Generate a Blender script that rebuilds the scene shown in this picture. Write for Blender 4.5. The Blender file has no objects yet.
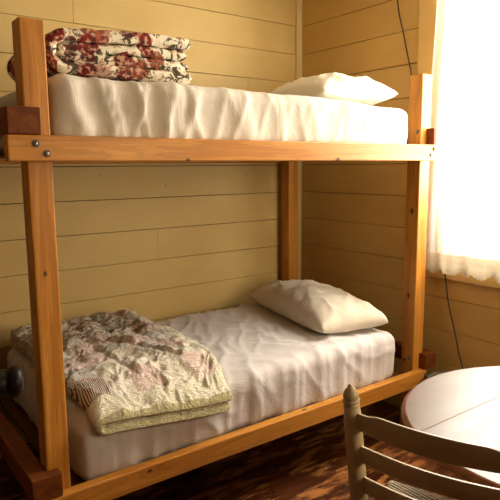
import bpy, bmesh, math, random
from mathutils import Vector, Matrix, noise
random.seed(4)
S = bpy.context.scene
COL = S.collection
R = math.radians

# ------------------------------------------------------------------ camera
CX, CY, CZ = -0.4474, -1.8065, 1.4365
YAW, PITCH, ROLL, FPX = 36.466, 8.301, -0.507, 572.5
cd = bpy.data.cameras.new('camera'); cam = bpy.data.objects.new('camera', cd); COL.objects.link(cam)
cd.sensor_width = 36.0; cd.lens = FPX / 500 * 36.0; cd.clip_start = 0.02
yw, pt, rl = R(YAW), R(PITCH), R(ROLL)
rt = Vector((math.cos(yw), -math.sin(yw), 0)); fh = Vector((math.sin(yw), math.cos(yw), 0)); up0 = Vector((0, 0, 1))
F = fh * math.cos(pt) - up0 * math.sin(pt); U = up0 * math.cos(pt) + fh * math.sin(pt)
ax = rt * math.cos(rl) + U * math.sin(rl)
ay = U * math.cos(rl) - rt * math.sin(rl)
M3 = Matrix((ax, ay, -F)).transposed()
cam.matrix_world = Matrix.Translation((CX, CY, CZ)) @ M3.to_4x4()
S.camera = cam

# ------------------------------------------------------------------ view, sky, lights
S.view_settings.view_transform = 'Standard'; S.view_settings.look = 'None'
S.view_settings.exposure = 0.0; S.view_settings.gamma = 1.0; S.view_settings.use_curve_mapping = False
W = bpy.data.worlds.new('sky'); S.world = W; W.use_nodes = True
W.node_tree.nodes['Background'].inputs[0].default_value = (0.95, 0.97, 1.0, 1)
W.node_tree.nodes['Background'].inputs[1].default_value = 0.6

def area(name, loc, direction, sx, sy, power, col):
    l = bpy.data.lights.new(name, 'AREA'); l.shape = 'RECTANGLE'; l.size = sx; l.size_y = sy
    l.energy = power; l.color = col
    o = bpy.data.objects.new(name, l); COL.objects.link(o); o.location = loc
    o.rotation_euler = Vector(direction).to_track_quat('-Z', 'Y').to_euler()
    return o
# daylight outside the side window, plus an added fill light behind the camera
area('daylight_side_window', (2.44, -0.30, 1.90), (-1, 0.05, -0.08), 0.78, 1.25, 160, (1.0, 0.93, 0.80))
area('added_front_fill', (1.6, -2.78, 1.6), (-.25, 1, -0.05), 1.0, 1.1, 56, (1.0, 0.78, 0.50))

# ------------------------------------------------------------------ node helpers
class NT:
    def __init__(s, name):
        s.m = bpy.data.materials.new(name); s.m.use_nodes = True
        s.t = s.m.node_tree; s.n = s.t.nodes; s.b = s.n['Principled BSDF']; s.out = s.n['Material Output']
    def new(s, t, **k):
        x = s.n.new(t)
        for a, v in k.items(): setattr(x, a, v)
        return x
    def link(s, a, b): s.t.links.new(a, b)
    def coord(s, scale=(1, 1, 1), rot=(0, 0, 0), loc=(0, 0, 0)):
        tc = s.new('ShaderNodeTexCoord'); mp = s.new('ShaderNodeMapping')
        mp.inputs['Scale'].default_value = scale; mp.inputs['Rotation'].default_value = rot; mp.inputs['Location'].default_value = loc
        s.link(tc.outputs['Object'], mp.inputs[0]); return mp.outputs[0]
    def noise(s, vec, scale, detail=4, rough=.5, dist=0):
        x = s.new('ShaderNodeTexNoise'); x.inputs['Scale'].default_value = scale; x.inputs['Detail'].default_value = detail
        x.inputs['Roughness'].default_value = rough; x.inputs['Distortion'].default_value = dist
        s.link(vec, x.inputs['Vector']); return x.outputs['Fac']
    def voro(s, vec, scale, feature='F1', out='Distance', rnd=1.0):
        x = s.new('ShaderNodeTexVoronoi', feature=feature); x.inputs['Scale'].default_value = scale
        x.inputs['Randomness'].default_value = rnd
        s.link(vec, x.inputs['Vector']); return x.outputs[out]
    def ramp(s, fac, stops, interp='LINEAR'):
        x = s.new('ShaderNodeValToRGB'); x.color_ramp.interpolation = interp; e = x.color_ramp.elements
        while len(e) < len(stops): e.new(.5)
        for el, (p, c) in zip(e, stops):
            el.position = p; el.color = (c if len(c) == 4 else (*c, 1)) if not isinstance(c, (int, float)) else (c, c, c, 1)
        s.link(fac, x.inputs[0]); return x.outputs[0]
    def mix(s, fac, a, b, mode='MIX'):
        x = s.new('ShaderNodeMix', data_type='RGBA', blend_type=mode)
        for sock, v in ((x.inputs[0], fac), (x.inputs[6], a), (x.inputs[7], b)):
            if isinstance(v, (int, float)): sock.default_value = v
            elif isinstance(v, tuple): sock.default_value = (*v, 1)
            else: s.link(v, sock)
        return x.outputs[2]
    def math(s, op, a, b=None, c=None):
        x = s.new('ShaderNodeMath', operation=op)
        for i, v in enumerate((a, b, c)):
            if v is None: continue
            if isinstance(v, (int, float)): x.inputs[i].default_value = v
            else: s.link(v, x.inputs[i])
        return x.outputs[0]
    def col(s, c):
        if isinstance(c, tuple): s.b.inputs['Base Color'].default_value = (*c, 1)
        else: s.link(c, s.b.inputs['Base Color'])
    def bump(s, h, strength=.3, dist=.01):
        x = s.new('ShaderNodeBump'); x.inputs['Strength'].default_value = strength; x.inputs['Distance'].default_value = dist
        s.link(h, x.inputs['Height']); s.link(x.outputs[0], s.b.inputs['Normal'])
    def rough(s, r, spec=.5):
        if isinstance(r, (int, float)): s.b.inputs['Roughness'].default_value = r
        else: s.link(r, s.b.inputs['Roughness'])
        s.b.inputs['Specular IOR Level'].default_value = spec

def wood(name, axis, c_dark, c_mid, c_light, rough=.42, scale=1.0, knots=(), spec=.28):
    """pine: grain stretched along axis 0/1/2"""
    m = NT(name)
    sc = [9 * scale] * 3; sc[axis] = .55 * scale
    v = m.coord(tuple(sc))
    n1 = m.noise(v, 2.2, 5, .55, 1.2)
    sc2 = [60 * scale] * 3; sc2[axis] = 1.6 * scale
    n2 = m.noise(m.coord(tuple(sc2)), 2.0, 3, .6)
    c = m.ramp(n1, [(.32, c_dark), (.5, c_mid), (.68, c_light)])
    rings = m.math('SINE', m.math('MULTIPLY', n1, 46.0))
    rr = m.ramp(rings, [(.2, 1.0), (.95, .72)])
    c = m.mix(.55, c, rr, 'MULTIPLY')
    c = m.mix(.35, c, m.ramp(n2, [(.35, .7), (.6, 1.0)]), 'MULTIPLY')
    for (p, r) in knots:
        vm = m.new('ShaderNodeVectorMath', operation='DISTANCE'); tc = m.new('ShaderNodeTexCoord')
        mp = m.new('ShaderNodeMapping'); s3 = [1.0] * 3; s3[axis] = .6; mp.inputs['Scale'].default_value = s3
        m.link(tc.outputs['Object'], mp.inputs[0]); m.link(mp.outputs[0], vm.inputs[0])
        vm.inputs[1].default_value = tuple(a * b for a, b in zip(p, s3))
        k = m.ramp(m.math('DIVIDE', vm.outputs['Value'], r), [(.35, 1.0), (1.0, 0.0)])
        c = m.mix(k, c, (.05, .018, .006))
    m.col(c); m.rough(rough, spec); m.bump(n2, .12, .002)
    return m.m

def wallpaint(name, c1, c2):
    m = NT(name)
    n = m.noise(m.coord((1.0, 1.0, 2.2)), 2.0, 5, .6)
    n2 = m.noise(m.coord((2.5, 2.5, 40)), 3.0, 4, .6)
    c = m.ramp(n, [(.3, c1), (.7, c2)])
    c = m.mix(.25, c, m.ramp(n2, [(.3, .82), (.6, 1.0)]), 'MULTIPLY')
    nail = m.voro(m.coord((1, 1, 1)), 4.2)
    c = m.mix(m.ramp(nail, [(.012, 1.0), (.022, 0.0)]), c, (.16, .10, .04))
    m.col(c); m.rough(.5, .3); m.bump(n2, .15, .003); return m.m

def plain(name, c, rough=.5, metal=0, spec=.5):
    m = NT(name); m.col(c); m.rough(rough, spec); m.b.inputs['Metallic'].default_value = metal
    n = m.noise(m.coord(), 60, 3); m.bump(n, .06, .002); return m.m

D, Mi, Li = (.42, .155, .020), (.54, .225, .034), (.64, .295, .052)
M_post = wood('pine_upright', 2, D, Mi, Li, knots=[((.050, .045, .658), .012), ((.10, .045, 1.10), .008), ((2.0, .085, 1.2), .014), ((2.0, .09, .75), .012)])
M_railx = wood('pine_lengthwise', 0, D, Mi, Li, knots=[((.614, 0, 1.461), .008), ((1.37, 0, 1.463), .012), ((.42, 0, .33), .009), ((1.2, .02, .35), .011)])
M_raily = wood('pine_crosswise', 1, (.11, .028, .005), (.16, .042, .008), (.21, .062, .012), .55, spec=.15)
M_base = wood('brown_plywood', 0, (.10, .04, .014), (.14, .058, .02), (.18, .08, .03), .7)
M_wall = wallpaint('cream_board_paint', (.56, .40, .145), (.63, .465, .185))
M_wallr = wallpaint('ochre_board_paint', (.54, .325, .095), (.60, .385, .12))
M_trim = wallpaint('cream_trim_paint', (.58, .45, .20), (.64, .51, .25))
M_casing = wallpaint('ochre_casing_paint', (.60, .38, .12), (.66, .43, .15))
M_gap = plain('dark_gap', (.05, .03, .012), .9)
M_plaster = plain('warm_plaster', (.16, .10, .05), .8)
M_ceil = plain('white_ceiling_paint', (.62, .54, .40), .8)
M_steel = plain('dull_steel_bolt', (.38, .36, .33), .35, 1.0)
M_washer = plain('blackened_washer', (.06, .05, .045), .45, .6)
M_black = plain('black_cable', (.01, .008, .006), .5)
M_knob = plain('dark_bronze', (.012, .008, .006), .4, 0, .12)
M_door = wood('shaded_door_wood', 2, (.05, .02, .008), (.08, .03, .012), (.11, .045, .018), .45)  # the shade on the door is put into this dark brown

# floor
m = NT('lit_worn_red_brown_floorboards')
v = m.coord((1, 1, 1))
n1 = m.noise(m.coord((1.3, 9, 1)), 2.4, 6, .6, .3); n2 = m.noise(m.coord((1, 1, 1)), 3.2, 5, .6)
c = m.ramp(n1, [(.3, (.030, .007, .002)), (.55, (.07, .018, .005)), (.75, (.15, .045, .012))])
lit_wear = m.ramp(m.noise(m.coord((1.1, 5.0, 1), loc=(5.1, .2, 0)), 3.4, 8, .74, .25), [(.50, 0.0), (.60, 1.0)])  # pale streaks: window-lit patch of floor painted in together with worn varnish
c = m.mix(m.math('MULTIPLY', lit_wear, .75), c, (.52, .21, .062))
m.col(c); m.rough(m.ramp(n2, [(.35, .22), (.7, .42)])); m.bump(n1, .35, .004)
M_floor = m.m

# ------------------------------------------------------------------ mesh helpers
def link(name, bm, mat, parent=None, smooth=False, bevel=0, autosmooth=None):
    me = bpy.data.meshes.new(name); bm.normal_update(); bm.to_mesh(me); bm.free()
    for p in me.polygons: p.use_smooth = smooth
    for mt in (mat if isinstance(mat, (list, tuple)) else [mat]): me.materials.append(mt)
    o = bpy.data.objects.new(name, me); COL.objects.link(o)
    if parent: o.parent = parent
    if bevel:
        b = o.modifiers.new('bevel', 'BEVEL'); b.width = bevel; b.segments = 2; b.limit_method = 'ANGLE'
    return o
def box(bm, x0, x1, y0, y1, z0, z1, mi=0):
    vs = [bm.verts.new((x, y, z)) for x in (x0, x1) for y in (y0, y1) for z in (z0, z1)]
    for f in ((0, 1, 3, 2), (4, 6, 7, 5), (0, 4, 5, 1), (2, 3, 7, 6), (0, 2, 6, 4), (1, 5, 7, 3)):
        fc = bm.faces.new([vs[i] for i in f]); fc.material_index = mi
    return vs
def boxo(name, dims, mat, parent=None, bevel=.004):
    bm = bmesh.new(); box(bm, *dims); return link(name, bm, mat, parent, bevel=bevel)
def struct(o): o['kind'] = 'structure'; return o
def tag(o, label, cat, group=None):
    o['label'] = label; o['category'] = cat
    if group: o['group'] = group
    return o
def thing(name, label, cat, loc=(0, 0, 0), group=None):
    o = bpy.data.objects.new(name, None); COL.objects.link(o); o.location = loc; o.empty_display_size = .1
    return tag(o, label, cat, group)
def keep(o, parent):
    """parent while keeping world-space mesh coordinates"""
    o.parent = parent; o.location = -Vector(parent.location); return o
def lathe(bm, prof, center, axis=(0, 0, 1), seg=28, cap=True):
    q = Vector((0, 0, 1)).rotation_difference(Vector(axis).normalized()); c = Vector(center); rings = []
    for r, h in prof:
        rings.append([bm.verts.new(c + q @ Vector((r * math.cos(2 * math.pi * i / seg), r * math.sin(2 * math.pi * i / seg), h))) for i in range(seg)])
    for a, b in zip(rings, rings[1:]):
        for i in range(seg): bm.faces.new((a[i], a[(i + 1) % seg], b[(i + 1) % seg], b[i]))
    if cap:
        bm.faces.new(list(reversed(rings[0]))); bm.faces.new(rings[-1])
def tube(bm, pts, rad, seg=10, closed_ends=True):
    pts = [Vector(p) for p in pts]; n = len(pts)
    rads = rad if isinstance(rad, (list, tuple)) else [rad] * n
    rings = []; ref = None
    for i, p in enumerate(pts):
        d = (pts[min(i + 1, n - 1)] - pts[max(i - 1, 0)]).normalized()
        if ref is None: ref = d.orthogonal().normalized()
        a = (ref - d * ref.dot(d)).normalized(); b = d.cross(a); ref = a
        rings.append([bm.verts.new(p + (a * math.cos(t) + b * math.sin(t)) * rads[i]) for t in [2 * math.pi * k / seg for k in range(seg)]])
    for r0, r1 in zip(rings, rings[1:]):
        for i in range(seg): bm.faces.new((r0[i], r0[(i + 1) % seg], r1[(i + 1) % seg], r1[i]))
    if closed_ends: bm.faces.new(list(reversed(rings[0]))); bm.faces.new(rings[-1])
def nz(x, y, z=0, s=1.0): return noise.noise(Vector((x * s, y * s, z * s)))
def ridged(t, a):  # 1-abs noise -> creases
    return 1 - abs(noise.noise(Vector((t, a, 0.0)))) * 2

# ------------------------------------------------------------------ room shell
XW, YW = 2.217, 1.199
X0, YF, ZC = -.46, -2.55, 2.62
DZ, Z0 = .1819, 2.3536
bm = bmesh.new(); pl = .14; k = 0; y = YW + .05
while y > YF - .05:
    yb = max(y - pl, YF - .06); box(bm, -1.25, XW + .05, yb + .0015, y - .0015, -.04, 0); y = yb
    if yb <= YF - .06 + 1e-6: break
box(bm, -1.25, XW + .05, YF - .06, YW + .05, -.07, -.041)
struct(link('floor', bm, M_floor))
struct(boxo('ceiling', (-1.25, XW + .05, YF - .06, YW + .05, ZC, ZC + .05), M_ceil, bevel=0))

levels = [Z0 - i * DZ for i in range(-2, 15)]
def boards(name, fixed, axis, a0, a1, joints, mat, cut=None):
    """horizontal boards with thin open joints; axis 'x' wall runs along x at y=fixed, axis 'y' runs along y at x=fixed"""
    bm = bmesh.new(); g = .0016; rng = random.Random(len(name))
    for i in range(len(levels) - 1):
        zt, zb = min(levels[i], ZC), max(levels[i + 1], 0)
        if zb >= zt: continue
        cuts = [a0] + sorted(j for j, li in joints if li == i) + [a1]
        spans = list(zip(cuts, cuts[1:]))
        for s0, s1 in spans:
            segs = [(s0, s1, zb, zt)]
            if cut:
                c0, c1, cz0, cz1 = cut; new = []
                for (p0, p1, q0, q1) in segs:
                    if q1 <= cz0 or q0 >= cz1 or p1 <= c0 or p0 >= c1: new.append((p0, p1, q0, q1)); continue
                    if p0 < c0: new.append((p0, c0, q0, q1))
                    if p1 > c1: new.append((c1, p1, q0, q1))
                    if q0 < cz0: new.append((max(p0, c0), min(p1, c1), q0, cz0))
                    if q1 > cz1: new.append((max(p0, c0), min(p1, c1), cz1, q1))
                segs = new
            off = rng.uniform(-.0012, .0012)
            for (p0, p1, q0, q1) in segs:
                gg = g * rng.uniform(.6, 1.25)
                if axis == 'x': box(bm, p0 + .0006, p1 - .0006, fixed + off, fixed + .02, q0 + gg, q1 - gg)
                else: box(bm, fixed + off, fixed + .02, p0 + .0006, p1 - .0006, q0 + gg, q1 - gg)
    # dark backing behind the joints
    segs = [(a0, a1, 0, ZC)]
    if cut: segs = [(a0, cut[0], 0, ZC), (cut[1], a1, 0, ZC), (cut[0], cut[1], 0, cut[2]), (cut[0], cut[1], cut[3], ZC)]
    for (p0, p1, q0, q1) in segs:
        if axis == 'x': box(bm, p0, p1, fixed + .02, fixed + .06, q0, q1, 1)
        else: box(bm, fixed + .02, fixed + .06, p0, p1, q0, q1, 1)
    return struct(link(name, bm, [mat, M_gap], bevel=.0012))
# levels[i]: i=2 -> Z0
boards('wall_back', YW, 'x', -1.0, XW, [(.661, 1), (.661, 2), (1.10, 9), (1.77, 4), (.9, 13)], M_wall)
WY0, WY1, WZ0, WZ1 = -.66, .06, .965, 2.45
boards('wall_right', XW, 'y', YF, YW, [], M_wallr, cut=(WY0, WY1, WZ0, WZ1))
struct(boxo('wall_left', (X0 - .06, X0, -1.15, YW + .06, 0, ZC), M_plaster, bevel=0))
struct(boxo('wall_entry_left', (-1.2, -1.14, YF, -1.15, 0, ZC), M_plaster, bevel=0))
struct(boxo('wall_entry_return', (-1.2, X0 - .06, -1.15, -1.09, 0, ZC), M_plaster, bevel=0))
bm = bmesh.new()
for d in ((-1.2, 1.12, 0, ZC), (2.08, XW + .06, 0, ZC), (1.12, 2.08, 0, 1.0), (1.12, 2.08, 2.15, ZC)): box(bm, d[0], d[1], YF - .06, YF, d[2], d[3])
struct(link('wall_front', bm, M_plaster))
struct(boxo('trim_1', (2.163, XW - .002, 1.186, YW - .0013, 0, ZC), M_trim, bevel=.003))       # corner batten
struct(boxo('baseboard_back', (X0, 2.17, YW - .02, YW - .0013, 0, .1), M_trim))
struct(boxo('baseboard_right', (XW - .02, XW - .0013, YF, 1.15, 0, .1), M_trim))

# side window: casing, frame, glass, sill
M_white = plain('white_window_paint', (.80, .76, .66), .4)
glass = NT('window_glass'); glass.b.inputs['Transmission Weight'].default_value = 1; glass.b.inputs['Roughness'].default_value = 0
tr = glass.new('ShaderNodeBsdfTransparent'); gl = glass.new('ShaderNodeBsdfGlossy'); gl.inputs['Roughness'].default_value = .02
mx = glass.new('ShaderNodeMixShader'); mx.inputs[0].default_value = .06
glass.link(tr.outputs[0], mx.inputs[1]); glass.link(gl.outputs[0], mx.inputs[2]); glass.link(mx.outputs[0], glass.out.inputs[0])
win = bpy.data.objects.new('window_1', None); COL.objects.link(win); win.location = (XW, (WY0 + WY1) / 2, WZ0); struct(win)
bm = bmesh.new(); xf, xb = XW - .018, XW - .0013
box(bm, xf, xb, WY1, WY1 + .175, WZ0 - .02, ZC - .0); box(bm, xf, xb, WY0 - .12, WY0, WZ0 - .02, ZC); box(bm, xf, xb, WY0, WY1, WZ1, WZ1 + .11)
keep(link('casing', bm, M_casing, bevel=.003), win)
bm = bmesh.new()
box(bm, XW - .030, XW + .06, WY0 - .13, WY1 + .115, WZ0 - .05, WZ0 - .02)
box(bm, XW - .018, XW - .0013, WY0 - .1, WY1 + .1, WZ0 - .14, WZ0 - .05)
keep(link('sill', bm, M_casing, bevel=.003), win)
bm = bmesh.new()
for d in ((WY0, WY0 + .045, WZ0, WZ1), (WY1 - .045, WY1, WZ0, WZ1), (WY0, WY1, WZ0 - .02, WZ0 + .05), (WY0, WY1, WZ1 - .05, WZ1), (WY0, WY1, 1.56, 1.60)):
    box(bm, XW + .02, XW + .055, *d)
keep(link('window_frame', bm, M_white, bevel=.003), win)
bm = bmesh.new(); box(bm, XW + .036, XW + .040, WY0 + .02, WY1 - .02, WZ0 + .02, WZ1 - .02)
keep(link('window_pane', bm, glass.m), win)
fill_win = bpy.data.objects.new('added_fill_window', None); COL.objects.link(fill_win); fill_win.location = (1.6, YF, 1.0); struct(fill_win)  # unseen window added behind the camera to let the fill light in
bm = bmesh.new()
for d in ((1.12, 1.17, 1.0, 2.15), (2.03, 2.08, 1.0, 2.15), (1.12, 2.08, 1.0, 1.05), (1.12, 2.08, 2.10, 2.15), (1.12, 2.08, 1.56, 1.60)):
    box(bm, d[0], d[1], YF - .05, YF - .015, d[2], d[3])
keep(link('window_frame', bm, M_white, bevel=.003), fill_win)
bm = bmesh.new(); box(bm, 1.15, 2.05, YF - .036, YF - .032, 1.03, 2.12); keep(link('window_pane', bm, glass.m), fill_win)

# open door at the left, seen almost edge on, with its knob
a = Vector((-.207, -.505, 0)); b = Vector((-.422, -1.255, 0)); dr = (a - b).normalized(); nrm = Vector((dr.y, -dr.x, 0)); a = a - nrm * .018; b = b - nrm * .018
door = bpy.data.objects.new('door_1', None); COL.objects.link(door); door.location = b; struct(door)
bm = bmesh.new()
vs = box(bm, 0, (a - b).length, -.018, .018, .01, 2.02)
for u0, u1, z0, z1 in ((.12, .36, .2, .85), (.44, .68, .2, .85), (.12, .36, 1.08, 1.88), (.44, .68, 1.08, 1.88)):
    box(bm, u0, u1, -.021, .021, z0, z1)
rot = Matrix.Rotation(math.atan2(dr.y, dr.x), 4, 'Z')
bmesh.ops.transform(bm, matrix=rot, verts=bm.verts)
dl = link('door_panel', bm, M_door, door, bevel=.003)
kc = a - dr * .06 + nrm * .018; kc.z = .992
bm = bmesh.new()
lathe(bm, [(.034, 0), (.034, .004), (.030, .008), (.0285, .012), (.0285, .048), (.026, .050), (.026, .053), (.0315, .056), (.033, .062), (.0325, .070), (.028, .077), (.018, .081), (.002, .0825)], kc, nrm, 36)
keep(link('door_knob', bm, M_knob, smooth=True), door)

# ------------------------------------------------------------------ bunk bed
ZT, ZL = 1.537, .35
bed = thing('bunk_bed', 'honey-coloured pine bunk bed bolted together from square posts and rails, against the board wall', 'bunk bed', (1.03, .55, 0))
def bpart(name, dims, mat, bevel=.004): return keep(boxo(name, dims, mat, bevel=bevel), bed)
posts = {}
for key, (x0, x1, y0, y1) in dict(fl=(.066, .144, .045, .122), fr=(2.0, 2.08, .045, .125), bl=(.066, .144, 1.075, 1.152), br=(2.0, 2.08, 1.07, 1.15)).items():
    posts[key] = bpart('post', (x0, x1, y0, y1, 0, 1.8875), M_post, .005)
rails = {}
for z in (ZT, ZL):
    rails[z, 'f'] = bpart('long_rail', (0, 2.06, 0, .044, z - .079, z), M_railx, .004)
    rails[z, 'b'] = bpart('long_rail', (0, 2.06, 1.153, 1.190, z - .079, z), M_railx, .004)
    for (xa, xb, xp0, xp1) in ((.004, .102, .004, .0655), (2.046, 2.135, 2.0805, 2.135)):
        bm = bmesh.new()
        za, zb = z + .0015, z + .083
        # outer beam with the wider lapped end that sits over the front rail
        lap = [(xp1, 0), (xa, 0), (xa, .0445), (xp0, .0445), (xp0, 1.1525), (xa, 1.1525), (xa, 1.19), (xp1, 1.19)] if xa > 1 else \
              [(xp0, 0), (xb, 0), (xb, .0445), (xp1, .0445), (xp1, 1.1525), (xb, 1.1525), (xb, 1.19), (xp0, 1.19)]
        if xa > 1 and z == ZT: lap = [(min(px_, 2.112), py_) if py_ > .05 else (min(px_, 2.066 if py_ < .04 else 2.112), py_) for px_, py_ in lap]
        lo_ = [bm.verts.new((px_, py_, za)) for px_, py_ in lap]; hi_ = [bm.verts.new((px_, py_, zb)) for px_, py_ in lap]
        bm.faces.new(lo_); bm.faces.new(hi_)
        for i in range(8): bm.faces.new((lo_[i], lo_[(i + 1) % 8], hi_[(i + 1) % 8], hi_[i]))
        bmesh.ops.recalc_face_normals(bm, faces=bm.faces)
        keep(link('end_rail', bm, M_raily, bevel=.003), bed)
    bpart('bed_base', (.150, 1.995, .045, 1.152, z - .052, z - .034), M_base, .002)
def bolt(parent_rail, p, axis, r=.0115):
    bm = bmesh.new(); lathe(bm, [(r, 0), (r, .002), (r * .9, .003)], p, axis, 20)
    w = keep(link('washer', bm, M_washer), bed); w.parent = parent_rail; w.location = (0, 0, 0)
    bm = bmesh.new(); q = Vector(p) + Vector(axis) * .003; lathe(bm, [(r * .55, 0), (r * .52, .004), (r * .35, .006), (r * .1, .0065)], q, axis, 6)
    h = link('bolt', bm, M_steel); h.parent = w
for x, z in ((.082, 1.511), (.114, 1.481), (2.050, 1.516), (2.027, 1.486)): bolt(rails[ZT, 'f'], (x, 0, z), (0, -1, 0))
for x, z in ((.082, .325), (.114, .295), (2.050, .325), (2.027, .295)): bolt(rails[ZL, 'f'], (x, 0, z), (0, -1, 0))
for y, z in ((.068, 1.604),): bolt(posts['fr'], (2.0, y, z), (-1, 0, 0), .010)
for y, z in ((.102, .392), (.076, .407)): bolt(posts['fr'], (2.0, y, z), (-1, 0, 0), .009)

# ------------------------------------------------------------------ fabric materials
def fabric(name, c, fine=500, wr=.25, wscale=7, rough=.85, stretch=(1, 1, 1)):
    m = NT(name); m.col(c); m.rough(rough, .2)
    n1 = m.noise(m.coord(stretch), wscale, 6, .62, 1.5); n2 = m.noise(m.coord(), fine, 2)
    h = m.math('ADD', n1, m.math('MULTIPLY', n2, .02)); m.bump(h, wr, .02)
    m.b.inputs['Sheen Weight'].default_value = .15
    return m.m
M_sheet_u = fabric('white_sheet', (.60, .555, .48), wr=.30, wscale=5, stretch=(1.6, 1, .7))
M_sheet_l = fabric('white_sheet_rumpled', (.58, .54, .53), wr=.45, wscale=4.5)
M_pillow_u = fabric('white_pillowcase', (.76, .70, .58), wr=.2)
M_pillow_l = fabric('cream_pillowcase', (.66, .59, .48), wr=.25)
M_ticking = fabric('mattress_ticking', (.55, .5, .42))

def rounded_box(dims, r, step, disp):
    x0, x1, y0, y1, z0, z1 = dims
    bm = bmesh.new(); cache = {}
    def pts(a, b):
        n = max(2, round((b - a) / step)); return [a + (b - a) * i / n for i in range(n + 1)]
    xs, ys, zs = pts(x0, x1), pts(y0, y1), pts(z0, z1)
    def vert(p):
        kx = (round(p[0], 5), round(p[1], 5), round(p[2], 5))
        if kx in cache: return cache[kx]
        P = Vector(p); lo = Vector((min(max(P.x, x0 + r), x1 - r), min(max(P.y, y0 + r), y1 - r), min(max(P.z, z0 + r), z1 - r)))
        d = P - lo
        n = d.normalized() if d.length > 1e-6 else Vector((0, 0, 1))
        Q = lo + n * r
        v_ = bm.verts.new(Q + disp(Q, n)); cache[kx] = v_; return v_
    def face(A, B, f, flip):
        for i in range(len(A) - 1):
            for j in range(len(B) - 1):
                q = [vert(f(A[i], B[j])), vert(f(A[i + 1], B[j])), vert(f(A[i + 1], B[j + 1])), vert(f(A[i], B[j + 1]))]
                if flip: q.reverse()
                if len(set(q)) == 4: bm.faces.new(q)
    face(xs, ys, lambda a, b: (a, b, z1), False); face(xs, ys, lambda a, b: (a, b, z0), True)
    face(xs, zs, lambda a, b: (a, y0, b), False); face(xs, zs, lambda a, b: (a, y1, b), True)
    face(ys, zs, lambda a, b: (x0, a, b), True); face(ys, zs, lambda a, b: (x1, a, b), False)
    return bm

def smooth01(t): t = min(1, max(0, t)); return t * t * (3 - 2 * t)
def disp_upper(P, n):
    side = max(0, -n.y)
    # long hanging wrinkles, strongest towards the foot (left) end
    amp = .016 * (1 - .6 * smooth01((P.x - .5) / .6))
    t = (P.x + .22 * (P.z - 1.62) + .03 * nz(P.x, P.z, 1, 6)) * 11
    w = (ridged(t, P.z * 1.5) ** 3) * amp
    t2 = (P.x - .35 * (P.z - 1.62)) * 9
    w += (ridged(t2, 5.2 + P.z) ** 4) * amp * .7
    d = n * (w * (.25 + .75 * side))
    d += n * .006 * nz(P.x, P.y, P.z, 3.2)
    # crease down from the pillow
    d += n * side * .006 * math.exp(-((P.x - 1.475 - .01 * nz(0, 0, P.z, 12)) / .006) ** 2)
    # top sags near ends
    d += Vector((0, 0, -.020)) * smooth01((P.x - 1.2) / .7) * smooth01((P.z - 1.56) / .12)
    return d
def disp_lower(P, n):
    d = n * (.008 * nz(P.x, P.y, P.z, 3) + .005 * nz(P.x, P.y, P.z, 7))
    d += Vector((0, 0, -.034)) * smooth01((.24 - P.y) / .2) * smooth01((.95 - P.x) / .2) * smooth01((P.z - .38) / .15)
    t = (P.x * .55 + P.y * .8 + .05 * nz(P.x, P.y, 2, 5)) * 9
    d += n * (ridged(t, 3 * P.x) ** 3) * .009
    t = (P.x * .9 - P.y * .5 + .04 * nz(P.x, P.y, 7, 6)) * 11
    d += n * (ridged(t, 2.2 * P.y + 4) ** 4) * .009
    side = max(0, -n.y)
    d += n * side * ((ridged((P.x + .5 * P.z) * 8, P.z * 4) ** 4) * .007 + .006 * math.exp(-((P.x - 1.475) / .006) ** 2))
    return d
def mattress(name_label, dims, disp, mat, r=.055):
    t = thing('mattress', name_label, 'mattress', ((dims[0] + dims[1]) / 2, (dims[2] + dims[3]) / 2, dims[4]), 'mattresses of the bunk bed')
    x0, x1, y0, y1, z0, z1 = dims
    o = link('fitted_sheet', rounded_box(dims, r, .0135, disp), mat, smooth=True); keep(o, t)
    bm = rounded_box((x0 + .025, x1 - .025, y0 + .025, y1 - .025, z0 + .012, z1 - .025), .04, .06, lambda P, n: Vector((0, 0, 0)))
    keep(link('mattress_core', bm, M_ticking, smooth=True), t)
    return t
mattress('mattress on the upper bunk under a taut white sheet with hanging wrinkles', (.152, 1.925, .052, 1.06, ZT - .030, 1.735), disp_upper, M_sheet_u, .05)
mattress('mattress on the lower bunk under a rumpled white sheet', (.185, 1.868, .056, 1.06, ZL - .030, .578), disp_lower, M_sheet_l, .05)

# ------------------------------------------------------------------ pillows
def pillow(label, loc, rz, L, Wd, H, mat, seed, tilt=0, group=None):
    bm = bmesh.new(); n = 56; grid = {}
    def prof(u): return max(0, 1 - abs(u) ** 2.6)
    for s in (1, -1):
        for i in range(n + 1):
            for j in range(n + 1):
                u = -1 + 2 * i / n; v_ = -1 + 2 * j / n
                edge = i in (0, n) or j in (0, n)
                if edge and (0, i, j) in grid: grid[s, i, j] = grid[0, i, j]; continue
                # sides pull in between the pointed corners
                x = u * L / 2 * (1 - .055 * (1 - v_ * v_)); y = v_ * Wd / 2 * (1 - .06 * (1 - u * u))
                h = H / 2 * (prof(u) * prof(v_)) ** .42
                h *= 1 if s > 0 else .55
                w = .010 * nz(x, y, seed, 9) + .006 * nz(x, y, seed + 3, 20)
                rdg = ridged((x * .6 + y) * 9 + seed, x * 5) ** 4 * .008
                z = s * (h + (w + rdg) * min(1, h / .03) * (1 if s > 0 else .3))
                vv = bm.verts.new((x, y, z + (.006 * nz(x, y, seed, 7) if edge else 0)))
                grid[s, i, j] = vv
                if edge: grid[0, i, j] = vv
        for i in range(n):
            for j in range(n):
                q = [grid[s, i, j], grid[s, i + 1, j], grid[s, i + 1, j + 1], grid[s, i, j + 1]]
                if s < 0: q.reverse()
                bm.faces.new(q)
    o = link('pillow', bm, mat, smooth=True); o.location = loc; o.rotation_euler = (tilt, 0, rz)
    return tag(o, label, 'pillow', group)

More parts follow.
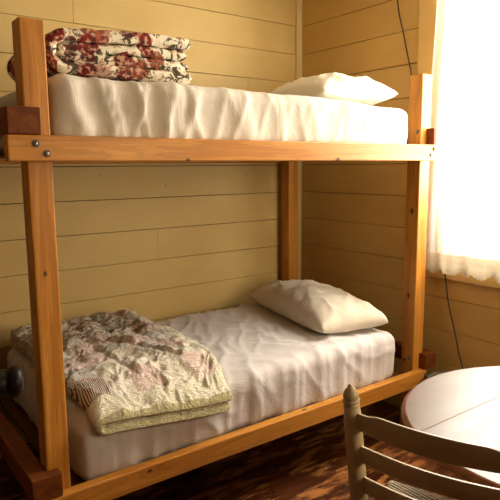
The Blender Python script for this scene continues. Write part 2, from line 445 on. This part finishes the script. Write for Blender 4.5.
pillow('plump white pillow at the head of the upper bunk', (1.765, .53, 1.724 + .062), R(78), .76, .44, .235, M_pillow_u, 1)
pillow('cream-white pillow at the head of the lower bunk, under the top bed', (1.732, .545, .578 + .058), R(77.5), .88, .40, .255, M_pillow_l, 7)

# ------------------------------------------------------------------ quilts
def ribbon(bm, path, th, y0, y1, ny, deform, uvl=None):
    """folded padded cloth: centreline path in (x,z), thickness th, swept along y; rounded edges"""
    P = [Vector((x, 0, z)) for x, z in path]
    n = len(P); ns = []
    s = [0]
    for i in range(n):
        d = (P[min(i + 1, n - 1)] - P[max(i - 1, 0)]).normalized(); ns.append(Vector((-d.z, 0, d.x)))
        if i: s.append(s[-1] + (P[i] - P[i - 1]).length)
    tot = s[-1]
    rings = []
    for j in range(ny + 1):
        y = y0 + (y1 - y0) * j / ny; ring = []
        ey = min(y - y0, y1 - y); fy = math.sqrt(max(0.02, 1 - (1 - min(1, ey / .012)) ** 2))
        for side in (1, -1):
            idx = range(n) if side > 0 else range(n - 1, -1, -1)
            for i in idx:
                ex = min(s[i], tot - s[i]); fx = math.sqrt(max(0.02, 1 - (1 - min(1, ex / .012)) ** 2))
                h = th / 2 * fx * fy
                co = P[i] + ns[i] * side * h; co.y = y
                ring.append(bm.verts.new(deform(co, ns[i] * side, s[i], y, fx * fy)))
        rings.append(ring)
    m_ = len(rings[0])
    for a_, b_ in zip(rings, rings[1:]):
        for i in range(m_): bm.faces.new((a_[i], b_[i], b_[(i + 1) % m_], a_[(i + 1) % m_]))
    bm.faces.new(rings[0]); bm.faces.new(list(reversed(rings[-1])))
    
def fold_path(xr_top, zt, xl, xr_bot, zb, step=.008, sag=0):
    r = (zt - zb) / 2; cx_ = xl + r; cz_ = (zt + zb) / 2; pts = []
    nn = int((xr_top - cx_) / step)
    for i in range(nn + 1): pts.append((xr_top + (cx_ - xr_top) * i / nn, zt))
    na = max(6, int(math.pi * r / step))
    for i in range(1, na): t = math.pi / 2 + math.pi * i / na; pts.append((cx_ + r * math.cos(t), cz_ + r * math.sin(t)))
    nn = int((xr_bot - cx_) / step)
    for i in range(nn + 1): pts.append((cx_ + (xr_bot - cx_) * i / nn, zb))
    return pts

# floral quilt material
m = NT('floral_quilt_cloth')
v = m.coord(); cell = m.voro(v, 14.0, out='Color'); dist = m.voro(v, 14.0)
warp = m.noise(v, 30, 4, .6)
pet = m.math('ADD', dist, m.math('MULTIPLY', m.math('SUBTRACT', warp, .5), .45))
sep = m.new('ShaderNodeSeparateColor'); m.link(cell, sep.inputs[0])
flower = m.ramp(pet, [(.54, 1.0), (.60, 0.0)])
has = m.ramp(sep.outputs[0], [(.12, 0.0), (.14, 1.0)])
flc = m.ramp(sep.outputs[1], [(.0, (.16, .012, .012)), (.3, (.28, .03, .02)), (.55, (.40, .12, .07)), (.72, (.05, .03, .03)), (1.0, (.22, .03, .03))])
flc = m.mix(m.ramp(m.noise(v, 75, 3), [(.45, 0.0), (.60, .8)]), flc, (.045, .025, .02))
flc = m.mix(m.ramp(m.noise(m.coord(loc=(3, 1, 2)), 60, 3), [(.52, 0.0), (.62, .8)]), flc, (.60, .38, .26))
leafn = m.noise(v, 22, 5, .7, 1.5); leaf = m.ramp(leafn, [(.53, 0.0), (.56, 1.0)])
dotn = m.noise(m.coord(loc=(5, 3, 1)), 45, 3, .6); dots = m.ramp(dotn, [(.60, 0.0), (.64, 1.0)])
c = (.78, .72, .56)
c = m.mix(dots, c, (.42, .16, .11)); c = m.mix(leaf, c, (.085, .065, .04))
c = m.mix(m.math('MULTIPLY', flower, has), c, flc)
m.col(c); m.rough(.9, .15); m.bump(m.noise(v, 28, 4), .5, .01)
M_quilt_u = m.m

qt = thing('folded_quilt', 'folded white quilt with dark red flowers on the foot of the upper bunk', 'quilt', (.45, .45, 1.73))
def def_u(seed):
    def f(co, nn, s, y, e):
        puff = .0055 * (abs(math.sin(s * 42 + .7 * math.sin(y * 20))) ** .6 * abs(math.sin(y * 36 + seed)) ** .5 - .5) * e
        p = co + nn * (puff + .004 * nz(co.x, co.y, co.z + seed, 22) * e)
        rise = .024 * smooth01((p.x - .2) / .35) * smooth01((p.z - 1.77) / .1)
        p.z += rise + .003 * nz(p.x, p.y, seed, 8)
        p.y += .008 * nz(p.x, 0, seed + p.z * 6, 9)
        return p
    return f
zq = 1.749
bm = bmesh.new(); ribbon(bm, fold_path(.728, zq + .126, .192, .730, zq + .022, .0075), .040, .15, .62, 50, def_u(1))
keep(link('outer_fold', bm, M_quilt_u, smooth=True), qt)
bm = bmesh.new(); ribbon(bm, fold_path(.716, zq + .089, .232, .722, zq + .058, .0075), .027, .158, .61, 46, def_u(2.3))
keep(link('inner_fold', bm, M_quilt_u, smooth=True), qt)

# pale patchwork quilt on the lower bunk
m = NT('pale_patchwork_cloth')
v = m.coord(); sepv = m.new('ShaderNodeSeparateXYZ'); m.link(v, sepv.inputs[0])
patch = m.new('ShaderNodeTexVoronoi', distance='CHEBYCHEV'); patch.inputs['Scale'].default_value = 8.5; patch.inputs['Randomness'].default_value = .35
m.link(m.coord((1, 1, .01)), patch.inputs['Vector'])
sp = m.new('ShaderNodeSeparateColor'); m.link(patch.outputs['Color'], sp.inputs[0])
base = m.ramp(sp.outputs[0], [(0, (.92, .86, .72)), (.2, (.88, .70, .62)), (.38, (.94, .88, .76)), (.55, (.70, .66, .60)), (.7, (.90, .84, .68)), (.85, (.88, .72, .64))], 'CONSTANT')
pr = m.noise(m.coord((1, 1, .3)), 42, 6, .7, 1.0)
printc = m.ramp(sp.outputs[1], [(0, (.40, .30, .15)), (.35, (.50, .32, .24)), (.65, (.38, .35, .28)), (1, (.48, .38, .16))])
c = m.mix(m.ramp(pr, [(.54, 0.0), (.67, .5)]), base, printc)
# busier brown print towards the wall end, with the shade there painted in
print_shade = m.math('MULTIPLY', m.ramp(m.math('SUBTRACT', sepv.outputs[1], .45), [(.0, 0.0), (.25, 1.0)]), m.ramp(m.noise(v, 60, 4, .7), [(.46, 0.0), (.56, .75)]))
c = m.mix(print_shade, c, (.17, .12, .06))
fleck = m.ramp(m.noise(m.coord((1, 1.5, 1), loc=(4, 2, 0)), 48, 5, .7, 1.5), [(.60, 0.0), (.70, .45)])
c = m.mix(fleck, c, (.26, .18, .08))
edge = m.math('MAXIMUM', m.math('GREATER_THAN', sepv.outputs[0], .775), m.math('LESS_THAN', sepv.outputs[1], .072))
c = m.mix(edge, c, m.ramp(m.noise(v, 30, 4), [(.4, (.84, .79, .60)), (.65, (.92, .87, .72))]))
# striped corner block
st = m.math('MULTIPLY', m.math('MULTIPLY', m.math('LESS_THAN', sepv.outputs[0], .33), m.math('LESS_THAN', sepv.outputs[1], .20)), m.math('GREATER_THAN', sepv.outputs[1], .072))
strp = m.math('GREATER_THAN', m.math('SINE', m.math('MULTIPLY', sepv.outputs[0], 900)), .0)
c = m.mix(m.math('MULTIPLY', st, strp), c, (.16, .13, .10))
bind = m.math('MAXIMUM', m.math('GREATER_THAN', sepv.outputs[0], .826), m.math('LESS_THAN', sepv.outputs[1], .012))
c = m.mix(bind, c, (.58, .52, .30))
m.col(c); m.rough(.9, .15)
cr = m.noise(m.coord((1, 1.6, 1)), 26, 6, .65, 2.2)
m.bump(cr, .9, .026)
M_quilt_l = m.m
QX0, QX1, QY0, QY1 = .215, .835, .004, 1.03
def q_drop(y, x=.5): return (.088 + .052 * smooth01((x - .2) / .6)) * max(0, (.24 - y) / .24) ** 1.6
def def_l(top, seed):
    def f(co, nn, s, y, e):
        p = co.copy()
        puff = (.004 * abs(math.sin(p.x * 30 + 1.2 * nz(p.x, y, seed, 4))) ** .5 + .003 * abs(math.sin(y * 34)) ** .5) * e
        p += nn * puff
        if top and nn.z > .3:
            # ridges running across the bed plus random rumples
            bk = smooth01((y - .35) / .3)
            p.z += e * (.012 * bk * abs(math.sin((p.x - .2) * 26 + .8 * math.sin(y * 5))) ** .8
                        + .011 * (ridged((p.x * .9 + y * .35) * 7 + 3, y * 2) ** 5)
                        + .012 * nz(p.x, y, 3, 9) + .008 * nz(p.x, y, 6, 24) + (.006 + .006 * smooth01((.45 - y) / .3)) * ridged(p.x * 26 + 2 * nz(p.x, y, 1, 9), y * 15) + .003 * nz(p.x, y, 6, 60))
            for (ax_, ay_, bx_, by_, wdt, hh) in ((.52, .62, .68, .22, .016, -.020), (.42, .50, .46, .18, .014, -.014), (.55, .60, .71, .20, .02, .014), (.30, .75, .55, .55, .018, -.012), (.62, .85, .80, .55, .025, .018)):
                ab = Vector((bx_ - ax_, by_ - ay_)); ap = Vector((p.x - ax_, y - ay_)); tt = min(1, max(0, ap.dot(ab) / ab.length_squared))
                dd = (ap - ab * tt).length; p.z += hh * e * math.exp(-(dd / wdt) ** 2)
        p.z -= q_drop(y, p.x)
        # long side bulges a little
        p.x += .010 * nz(y, 0, seed, 6) + .03 * smooth01((.3 - y) / .3) * smooth01((.5 - p.x) / .3) - .035 * smooth01((.3 - y) / .3) * smooth01((p.x - .5) / .3)
        p.y += .006 * nz(p.x, 0, seed, 8)
        # front corner on the right stays a little proud
        return p
    return f
zb = .592
q2 = thing('folded_quilt', 'folded pale patchwork quilt with green border on the foot of the lower bunk', 'quilt', (.52, .5, .58))
bm = bmesh.new(); ribbon(bm, fold_path(QX1, zb + .055, QX0, QX1 - .012, zb + .013, .006), .019, QY0, QY1, 170, def_l(True, 1))
keep(link('outer_fold', bm, M_quilt_l, smooth=True), q2)
bm = bmesh.new(); ribbon(bm, fold_path(QX1 - .04, zb + .036, QX0 + .03, QX1 - .04, zb + .032, .012), .012, QY0 + .035, QY1 - .01, 70, def_l(False, 1))
keep(link('inner_fold', bm, M_quilt_l, smooth=True), q2)

# ------------------------------------------------------------------ curtain
m = NT('sheer_white_curtain')
tb = m.new('ShaderNodeBsdfTranslucent'); tb.inputs[0].default_value = (.92, .90, .88, 1)
df = m.new('ShaderNodeBsdfDiffuse'); df.inputs[0].default_value = (.86, .84, .80, 1)
tp = m.new('ShaderNodeBsdfTransparent')
m1 = m.new('ShaderNodeMixShader'); m1.inputs[0].default_value = .45; m.link(tb.outputs[0], m1.inputs[1]); m.link(df.outputs[0], m1.inputs[2])
m2 = m.new('ShaderNodeMixShader'); m2.inputs[0].default_value = .55; m.link(m1.outputs[0], m2.inputs[1]); m.link(tp.outputs[0], m2.inputs[2])
m.link(m2.outputs[0], m.out.inputs[0]); M_curt = m.m
m = NT('lace_hem')
tb = m.new('ShaderNodeBsdfTranslucent'); tb.inputs[0].default_value = (.42, .36, .26, 1)
df = m.new('ShaderNodeBsdfDiffuse'); df.inputs[0].default_value = (.78, .70, .56, 1)
tp = m.new('ShaderNodeBsdfTransparent')
lace = m.ramp(m.voro(m.coord(), 60), [(.25, .16), (.5, .03)])
m1 = m.new('ShaderNodeMixShader'); m1.inputs[0].default_value = .5; m.link(tb.outputs[0], m1.inputs[1]); m.link(df.outputs[0], m1.inputs[2])
m2 = m.new('ShaderNodeMixShader'); m.link(lace, m2.inputs[0]); m.link(m1.outputs[0], m2.inputs[1]); m.link(tp.outputs[0], m2.inputs[2])
m.link(m2.outputs[0], m.out.inputs[0]); M_lace = m.m
CXP = 2.150
def cur_x(y, z): return CXP + .012 * smooth01((z - 1.0) / 1.2) + .010 * math.sin(y * 38 + 1.2 * nz(y, z, 0, 1.3)) + .006 * math.sin(y * 83 + z)
cu = thing('window_curtain', 'sheer white curtain with scalloped lace hem hanging over the bright window', 'curtain', (CXP, -.5, .9))
def sheet(y0, y1, z0f, z1f, ny, nz_, off=0):
    bm = bmesh.new(); g = []
    for i in range(ny + 1):
        y = y0 + (y1 - y0) * i / ny; a_, b_ = z0f(y), z1f(y)
        g.append([bm.verts.new((cur_x(y, a_ + (b_ - a_) * j / nz_) + off, y - .03 * smooth01((a_ + (b_ - a_) * j / nz_ - 1.5) / .9) * smooth01((y + .6) / .7), a_ + (b_ - a_) * j / nz_)) for j in range(nz_ + 1)])
    for i in range(ny):
        for j in range(nz_): bm.faces.new((g[i][j], g[i + 1][j], g[i + 1][j + 1], g[i][j + 1]))
    return bm
CY0, CY1 = -.80, .112
keep(link('curtain_cloth', sheet(CY0, CY1, lambda y: .935, lambda y: 2.40, 300, 30), M_curt, smooth=True), cu)
keep(link('lace_hem', sheet(CY0, CY1, lambda y: .885 - .022 * abs(math.sin(y * 33 + nz(y, 0, 3, 6))) + .006 * nz(y, 0, 0, 30), lambda y: .972, 400, 8, -.003), M_lace, smooth=True), cu)
bm = bmesh.new(); tube(bm, [(CXP, CY0 - .06, 2.41), (CXP, CY1 + .06, 2.41)], .009, 12)
for yy in (CY0 - .05, CY1 + .05): tube(bm, [(CXP, yy, 2.41), (XW - .019, yy, 2.41)], .005, 8)
keep(link('curtain_rod', bm, M_white, smooth=True), cu)

# ------------------------------------------------------------------ cable on the wall
XC = 2.196
cab = bmesh.new()
cp = [(XC + .012, .385, 2.61), (XC, .379, 2.34), (XC, .325, 2.13), (XC, .268, 1.925), (XC - .002, .21, 1.7), (XC - .004, .15, 1.4), (XC - .002, .09, 1.15), (XC - .019, .045, .955), (XC - .017, .02, .91), (XC - .004, .003, .849), (XC, -.022, .70), (XC, -.066, .56), (XC, -.095, .45), (XC, -.124, .364), (XC, -.16, .2), (XC - .003, -.18, .02)]
# smooth through catmull-rom
sm = []
for i in range(len(cp) - 1):
    p0, p1, p2, p3 = [Vector(cp[min(max(i + d, 0), len(cp) - 1)]) for d in (-1, 0, 1, 2)]
    for j in range(6):
        t = j / 6; sm.append(.5 * ((2 * p1) + (p2 - p0) * t + (2 * p0 - 5 * p1 + 4 * p2 - p3) * t * t + (3 * p1 - p0 - 3 * p2 + p3) * t ** 3))
sm.append(Vector(cp[-1])); tube(cab, sm, .0035, 8)
tag(link('electric_cable', cab, M_black, smooth=True), 'thin black cable running down the board wall beside and below the window', 'cable')

# ------------------------------------------------------------------ wastebasket with liner behind the table
M_bin = plain('brown_plastic_bin', (.05, .035, .025), .4)
m = NT('clear_bin_liner'); m.col((.55, .52, .48)); m.rough(.18); m.b.inputs['Transmission Weight'].default_value = .6
m.bump(m.noise(m.coord(), 30, 4, .7, 2), 1.0, .02); M_liner = m.m
wb = thing('wastebasket', 'small dark wastebasket with a clear plastic liner between bed end and table', 'wastebasket', (2.086, -.116, 0))
bm = bmesh.new(); lathe(bm, [(.080, .002), (.100, .305), (.103, .310), (.100, .312), (.096, .305), (.076, .01)], (0, 0, 0), seg=36)
link('bin_body', bm, M_bin, wb, smooth=True)
bm = bmesh.new(); rings = []
for (r_, h_) in ((.104, .25), (.1085, .29), (.107, .325), (.100, .332), (.094, .315), (.090, .25), (.084, .17)):
    rings.append([bm.verts.new(((r_ + .003 * math.sin(k_ * 2.1 + h_ * 40)) * math.cos(k_ * math.pi / 24), (r_ + .003 * math.sin(k_ * 2.1 + h_ * 40)) * math.sin(k_ * math.pi / 24), h_ + .006 * math.sin(k_ * 1.3))) for k_ in range(48)])
for a_, b_ in zip(rings, rings[1:]):
    for i in range(48): bm.faces.new((a_[i], a_[(i + 1) % 48], b_[(i + 1) % 48], b_[i]))
link('bin_liner', bm, M_liner, wb, smooth=True)

# ------------------------------------------------------------------ round drop-leaf table
TX, TY, TR, TZ = 1.112, -1.160, .452, .75
m = NT('worn_varnished_tabletop')
n2 = m.noise(m.coord((2.0, 60, 1)), 2, 4, .6); n1 = m.noise(m.coord((1.2, 9, 1)), 2.5, 5, .55, .6)
c = m.ramp(n1, [(.3, (.075, .034, .013)), (.55, (.105, .050, .019)), (.75, (.13, .064, .025))])
c = m.mix(.35, c, m.ramp(n2, [(.4, .7), (.6, 1.0)]), 'MULTIPLY')
sc_ = m.ramp(m.noise(m.coord((4, 26, 1), rot=(0, 0, .3)), 5, 3, .7), [(.70, 0.0), (.73, 1.0)])
c = m.mix(m.math('MULTIPLY', sc_, .6), c, (.10, .05, .03))
m.col(c); m.rough(m.ramp(n1, [(.3, .36), (.7, .46)]), .35); m.bump(n2, .10, .002); M_table = m.m
M_tedge = wood('table_edge_wood', 0, (.16, .055, .018), (.22, .08, .028), (.28, .11, .04), .35)
tb_ = thing('round_table', 'round wooden drop-leaf table with a pale worn sheen, beside the window', 'table', (TX, TY, 0))
seam = .223
def chord_piece(ya, yb, eps=.0012):
    """slab of the disc between local ya..yb with a rounded nosing"""
    bm = bmesh.new()
    prof = [(-.010, 0.0), (-.003, -.003), (0.0, -.008), (.002, -.014), (.0, -.020), (-.006, -.026), (-.014, -.030)]
    def outline(rr):
        pts = []
        ya_, yb_ = max(ya + eps, -rr + 1e-4), min(yb - eps, rr - 1e-4)
        N = 48
        t0, t1 = math.asin(ya_ / rr), math.asin(yb_ / rr)
        for i in range(N + 1): t = t0 + (t1 - t0) * i / N; pts.append((rr * math.cos(t), rr * math.sin(t)))
        for i in range(N + 1): t = t1 + (t0 - t1) * i / N; pts.append((-rr * math.cos(t), rr * math.sin(t)))
        return pts
    rings = [[bm.verts.new((x, y, TZ + dz)) for x, y in outline(TR + dr_)] for dr_, dz in prof]
    for a_, b_ in zip(rings, rings[1:]):
        for i in range(len(a_)): f = bm.faces.new((a_[i], b_[i], b_[(i + 1) % len(a_)], a_[(i + 1) % len(a_)])); f.material_index = 1; f.smooth = True
    f = bm.faces.new(rings[0]); f.material_index = 0; f2 = bm.faces.new(list(reversed(rings[-1]))); f2.material_index = 1
    return bm
for nm, ya, yb in (('tabletop', -seam, seam), ('drop_leaf', seam, TR), ('drop_leaf', -TR, -seam)):
    bm = chord_piece(ya, yb)
    me = bpy.data.meshes.new(nm); bmesh.ops.recalc_face_normals(bm, faces=bm.faces); bm.to_mesh(me); bm.free()
    me.materials.append(M_table); me.materials.append(M_tedge); o = bpy.data.objects.new(nm, me); COL.objects.link(o); o.parent = tb_
bm = bmesh.new()
for d in ((-.30, .30, -.20, -.18), (-.30, .30, .18, .20), (-.30, -.28, -.18, .18), (.28, .30, -.18, .18)): box(bm, d[0], d[1], d[2], d[3], TZ - .11, TZ - .0305)
link('apron', bm, M_tedge, tb_, bevel=.002)
bm = bmesh.new(); lathe(bm, [(.055, .10), (.065, .13), (.05, .17), (.032, .22), (.045, .34), (.055, .42), (.04, .50), (.03, .54), (.05, .60), (.09, .64), (.09, TZ - .031)], (0, 0, 0), seg=32)
link('pedestal', bm, M_tedge, tb_, smooth=True)
for k_ in range(4):
    t = math.pi / 4 + k_ * math.pi / 2; d_ = Vector((math.cos(t), math.sin(t), 0))
    bm = bmesh.new(); tube(bm, [d_ * .03 + Vector((0, 0, .16)), d_ * .12 + Vector((0, 0, .15)), d_ * .22 + Vector((0, 0, .09)), d_ * .30 + Vector((0, 0, .03)), d_ * .33 + Vector((0, 0, .023))], [.03, .03, .026, .022, .02], 14)
    link('foot', bm, M_tedge, tb_, smooth=True)

# ------------------------------------------------------------------ ladder-back chair
m = NT('cream_chair_paint')
n = m.noise(m.coord(), 9, 5, .6); c = m.ramp(n, [(.3, (.40, .31, .17)), (.7, (.50, .40, .24))])
chip = m.ramp(m.noise(m.coord(loc=(2, 0, 0)), 26, 4, .7), [(.70, 0.0), (.73, 1.0)])
c = m.mix(chip, c, (.20, .12, .06)); m.col(c); m.rough(.38, .5); m.bump(n, .1, .004); M_chair = m.m
m = NT('woven_paper_cord')
wv = m.new('ShaderNodeTexWave', wave_type='BANDS', bands_direction='X'); wv.inputs['Scale'].default_value = 26; wv.inputs['Distortion'].default_value = .6; m.link(m.coord(), wv.inputs[0])
m.col(m.ramp(wv.outputs['Fac'], [(.1, (.16, .11, .06)), (.5, (.50, .43, .30))])); m.rough(.8, .2); m.bump(wv.outputs['Fac'], .8, .004); M_seat = m.m
# chair frame: local x = width (from left post to right post), local y = forward (seat direction)
wdir = Vector((.300, -.9539, 0)); fdir = Vector((.9539, .300, 0))
ptop = Vector((.4715, -.9415, 0))      # left post at z~.94
CW = .375
ch = thing('ladder_back_chair', 'cream-painted ladder-back chair with pointed finials, pushed up to the round table', 'chair', ptop + wdir * CW / 2 + fdir * .08)
def cpt(u, v_, z): return ptop + wdir * u + fdir * v_ + Vector((0, 0, z))
REC = .195      # recline slope
def back_v(z): return (.94 - z) * REC if z > .43 else (.94 - .43) * REC - (.43 - z) * .10
for u in (0, CW):
    bm = bmesh.new(); zs_ = [0.0, .1, .25, .43, .6, .75, .85, .895]
    tube(bm, [cpt(u, back_v(z), z) for z in zs_], [.014, .017, .0195, .0215, .0215, .021, .0205, .0185], 24)
    po = keep(link('rear_post', bm, M_chair, smooth=True), ch)
    axis = (cpt(u, back_v(.94), .94) - cpt(u, back_v(.85), .85)).normalized()
    bm = bmesh.new()
    lathe(bm, [(.0185, 0), (.0185, .003), (.0150, .005), (.0150, .006), (.0196, .009), (.0200, .012), (.0182, .015), (.0165, .0165), (.0180, .020), (.0182, .025), (.0165, .031), (.0128, .037), (.0080, .043), (.0055, .047), (.0045, .050), (.001, .053)], cpt(u, back_v(.8945), .8945), axis, 28)
    f = link('finial', bm, M_chair, smooth=True); f.parent = po
def back_slat(zc, h, bow, hump, arch):
    bm = bmesh.new(); n = 48; th = .010; rows = []
    for i in range(n + 1):
        t = i / n; u = t * CW
        b_ = bow * math.sin(math.pi * t)
        hp = hump * (smooth01((t - .10) / .10) - smooth01((t - .80) / .10))
        zt_ = zc + h / 2 - (h * .0) + hp + arch * math.sin(math.pi * t) * .4
        zb_ = zc - h / 2 - arch * 0 * math.sin(math.pi * t) - hump * .5 * math.sin(math.pi * t)
        loop = []
        for (dv, z) in ((-th / 2, zt_ - .003), (-th / 4, zt_), (th / 4, zt_), (th / 2, zt_ - .003), (th / 2, zb_ + .003), (th / 4, zb_), (-th / 4, zb_), (-th / 2, zb_ + .003)):
            loop.append(bm.verts.new(cpt(u, back_v(z) - b_ + dv, z)))
        rows.append(loop)
    for a_, b_ in zip(rows, rows[1:]):
        for k_ in range(8): bm.faces.new((a_[k_], a_[(k_ + 1) % 8], b_[(k_ + 1) % 8], b_[k_]))
    bm.faces.new(rows[0]); bm.faces.new(list(reversed(rows[-1])))
    bmesh.ops.recalc_face_normals(bm, faces=bm.faces)
    o = keep(link('back_slat', bm, M_chair, smooth=True), ch)
    e_ = o.modifiers.new('edge', 'EDGE_SPLIT'); e_.split_angle = R(50)
SLATS = [(.855, .045), (.769, .046), (.685, .046), (.601, .046)]
for k_, (zc, h) in enumerate(SLATS): back_slat(zc, h, .030, .008 if k_ == 0 else .0, .004)
# seat: woven pad with rolled edges, wider at the front
zs = .474
def seat_uv(u, v_):   # u -1..1, v 0..1
    wd = CW / 2 + .022 + v_ * .055
    return CW / 2 + u * wd, back_v(zs) - .012 + v_ * .365
bm = bmesh.new(); N = 28; g = {}
for s in (1, -1):
    for i in range(N + 1):
        for j in range(N + 1):
            u = -1 + 2 * i / N; v_ = j / N; e_ = i in (0, N) or j in (0, N)
            if e_ and s < 0: g[s, i, j] = g[1, i, j]; continue
            uu, vv = seat_uv(u, v_); ed = min(1 - abs(u), v_ if v_ < .5 else 1 - v_) ; f_ = min(1, ed / .09)
            h_ = .014 * math.sqrt(max(0, 1 - (1 - f_) ** 2)) + .004 * max(0, 1 - 2 * max(abs(u), abs(2 * v_ - 1)))
            g[s, i, j] = bm.verts.new(cpt(uu, vv, zs + s * h_))
    for i in range(N):
        for j in range(N):
            q = [g[s, i, j], g[s, i + 1, j], g[s, i + 1, j + 1], g[s, i, j + 1]]
            if s > 0: q.reverse()
            if len(set(q)) == 4: bm.faces.new(q)
keep(link('woven_seat', bm, M_seat, smooth=True), ch)
fl = [seat_uv(-1, 1), seat_uv(1, 1)]
fronts = []
for (uu, vv), sg in zip(fl, (1, -1)):
    bm = bmesh.new(); uu += sg * .022; vv -= .02; fronts.append((uu, vv))
    tube(bm, [cpt(uu, vv, 0), cpt(uu, vv, .1), cpt(uu, vv, .3), cpt(uu, vv, .46)], [.012, .015, .0175, .0175], 20)
    bmesh.ops.create_uvsphere(bm, u_segments=16, v_segments=8, radius=.0172, matrix=Matrix.Translation(cpt(uu, vv, .466)))
    keep(link('front_leg', bm, M_chair, smooth=True), ch)
for z in (.14, .26):
    for k_, u in ((0, 0), (1, CW)):
        bm = bmesh.new(); A = cpt(u, back_v(z), z + .02); B = cpt(fronts[k_][0], fronts[k_][1], z + .02); tube(bm, [A, (A + B) / 2, B], [.007, .0105, .007], 14)
        keep(link('stretcher', bm, M_chair, smooth=True), ch)
    bm = bmesh.new(); A = cpt(fronts[0][0], fronts[0][1], z); B = cpt(fronts[1][0], fronts[1][1], z); tube(bm, [A, (A + B) / 2, B], [.007, .0105, .007], 14)
    keep(link('stretcher', bm, M_chair, smooth=True), ch)
bm = bmesh.new(); A = cpt(0, back_v(.2), .2); B = cpt(CW, back_v(.2), .2); tube(bm, [A, (A + B) / 2, B], [.007, .0105, .007], 14)
keep(link('stretcher', bm, M_chair, smooth=True), ch)
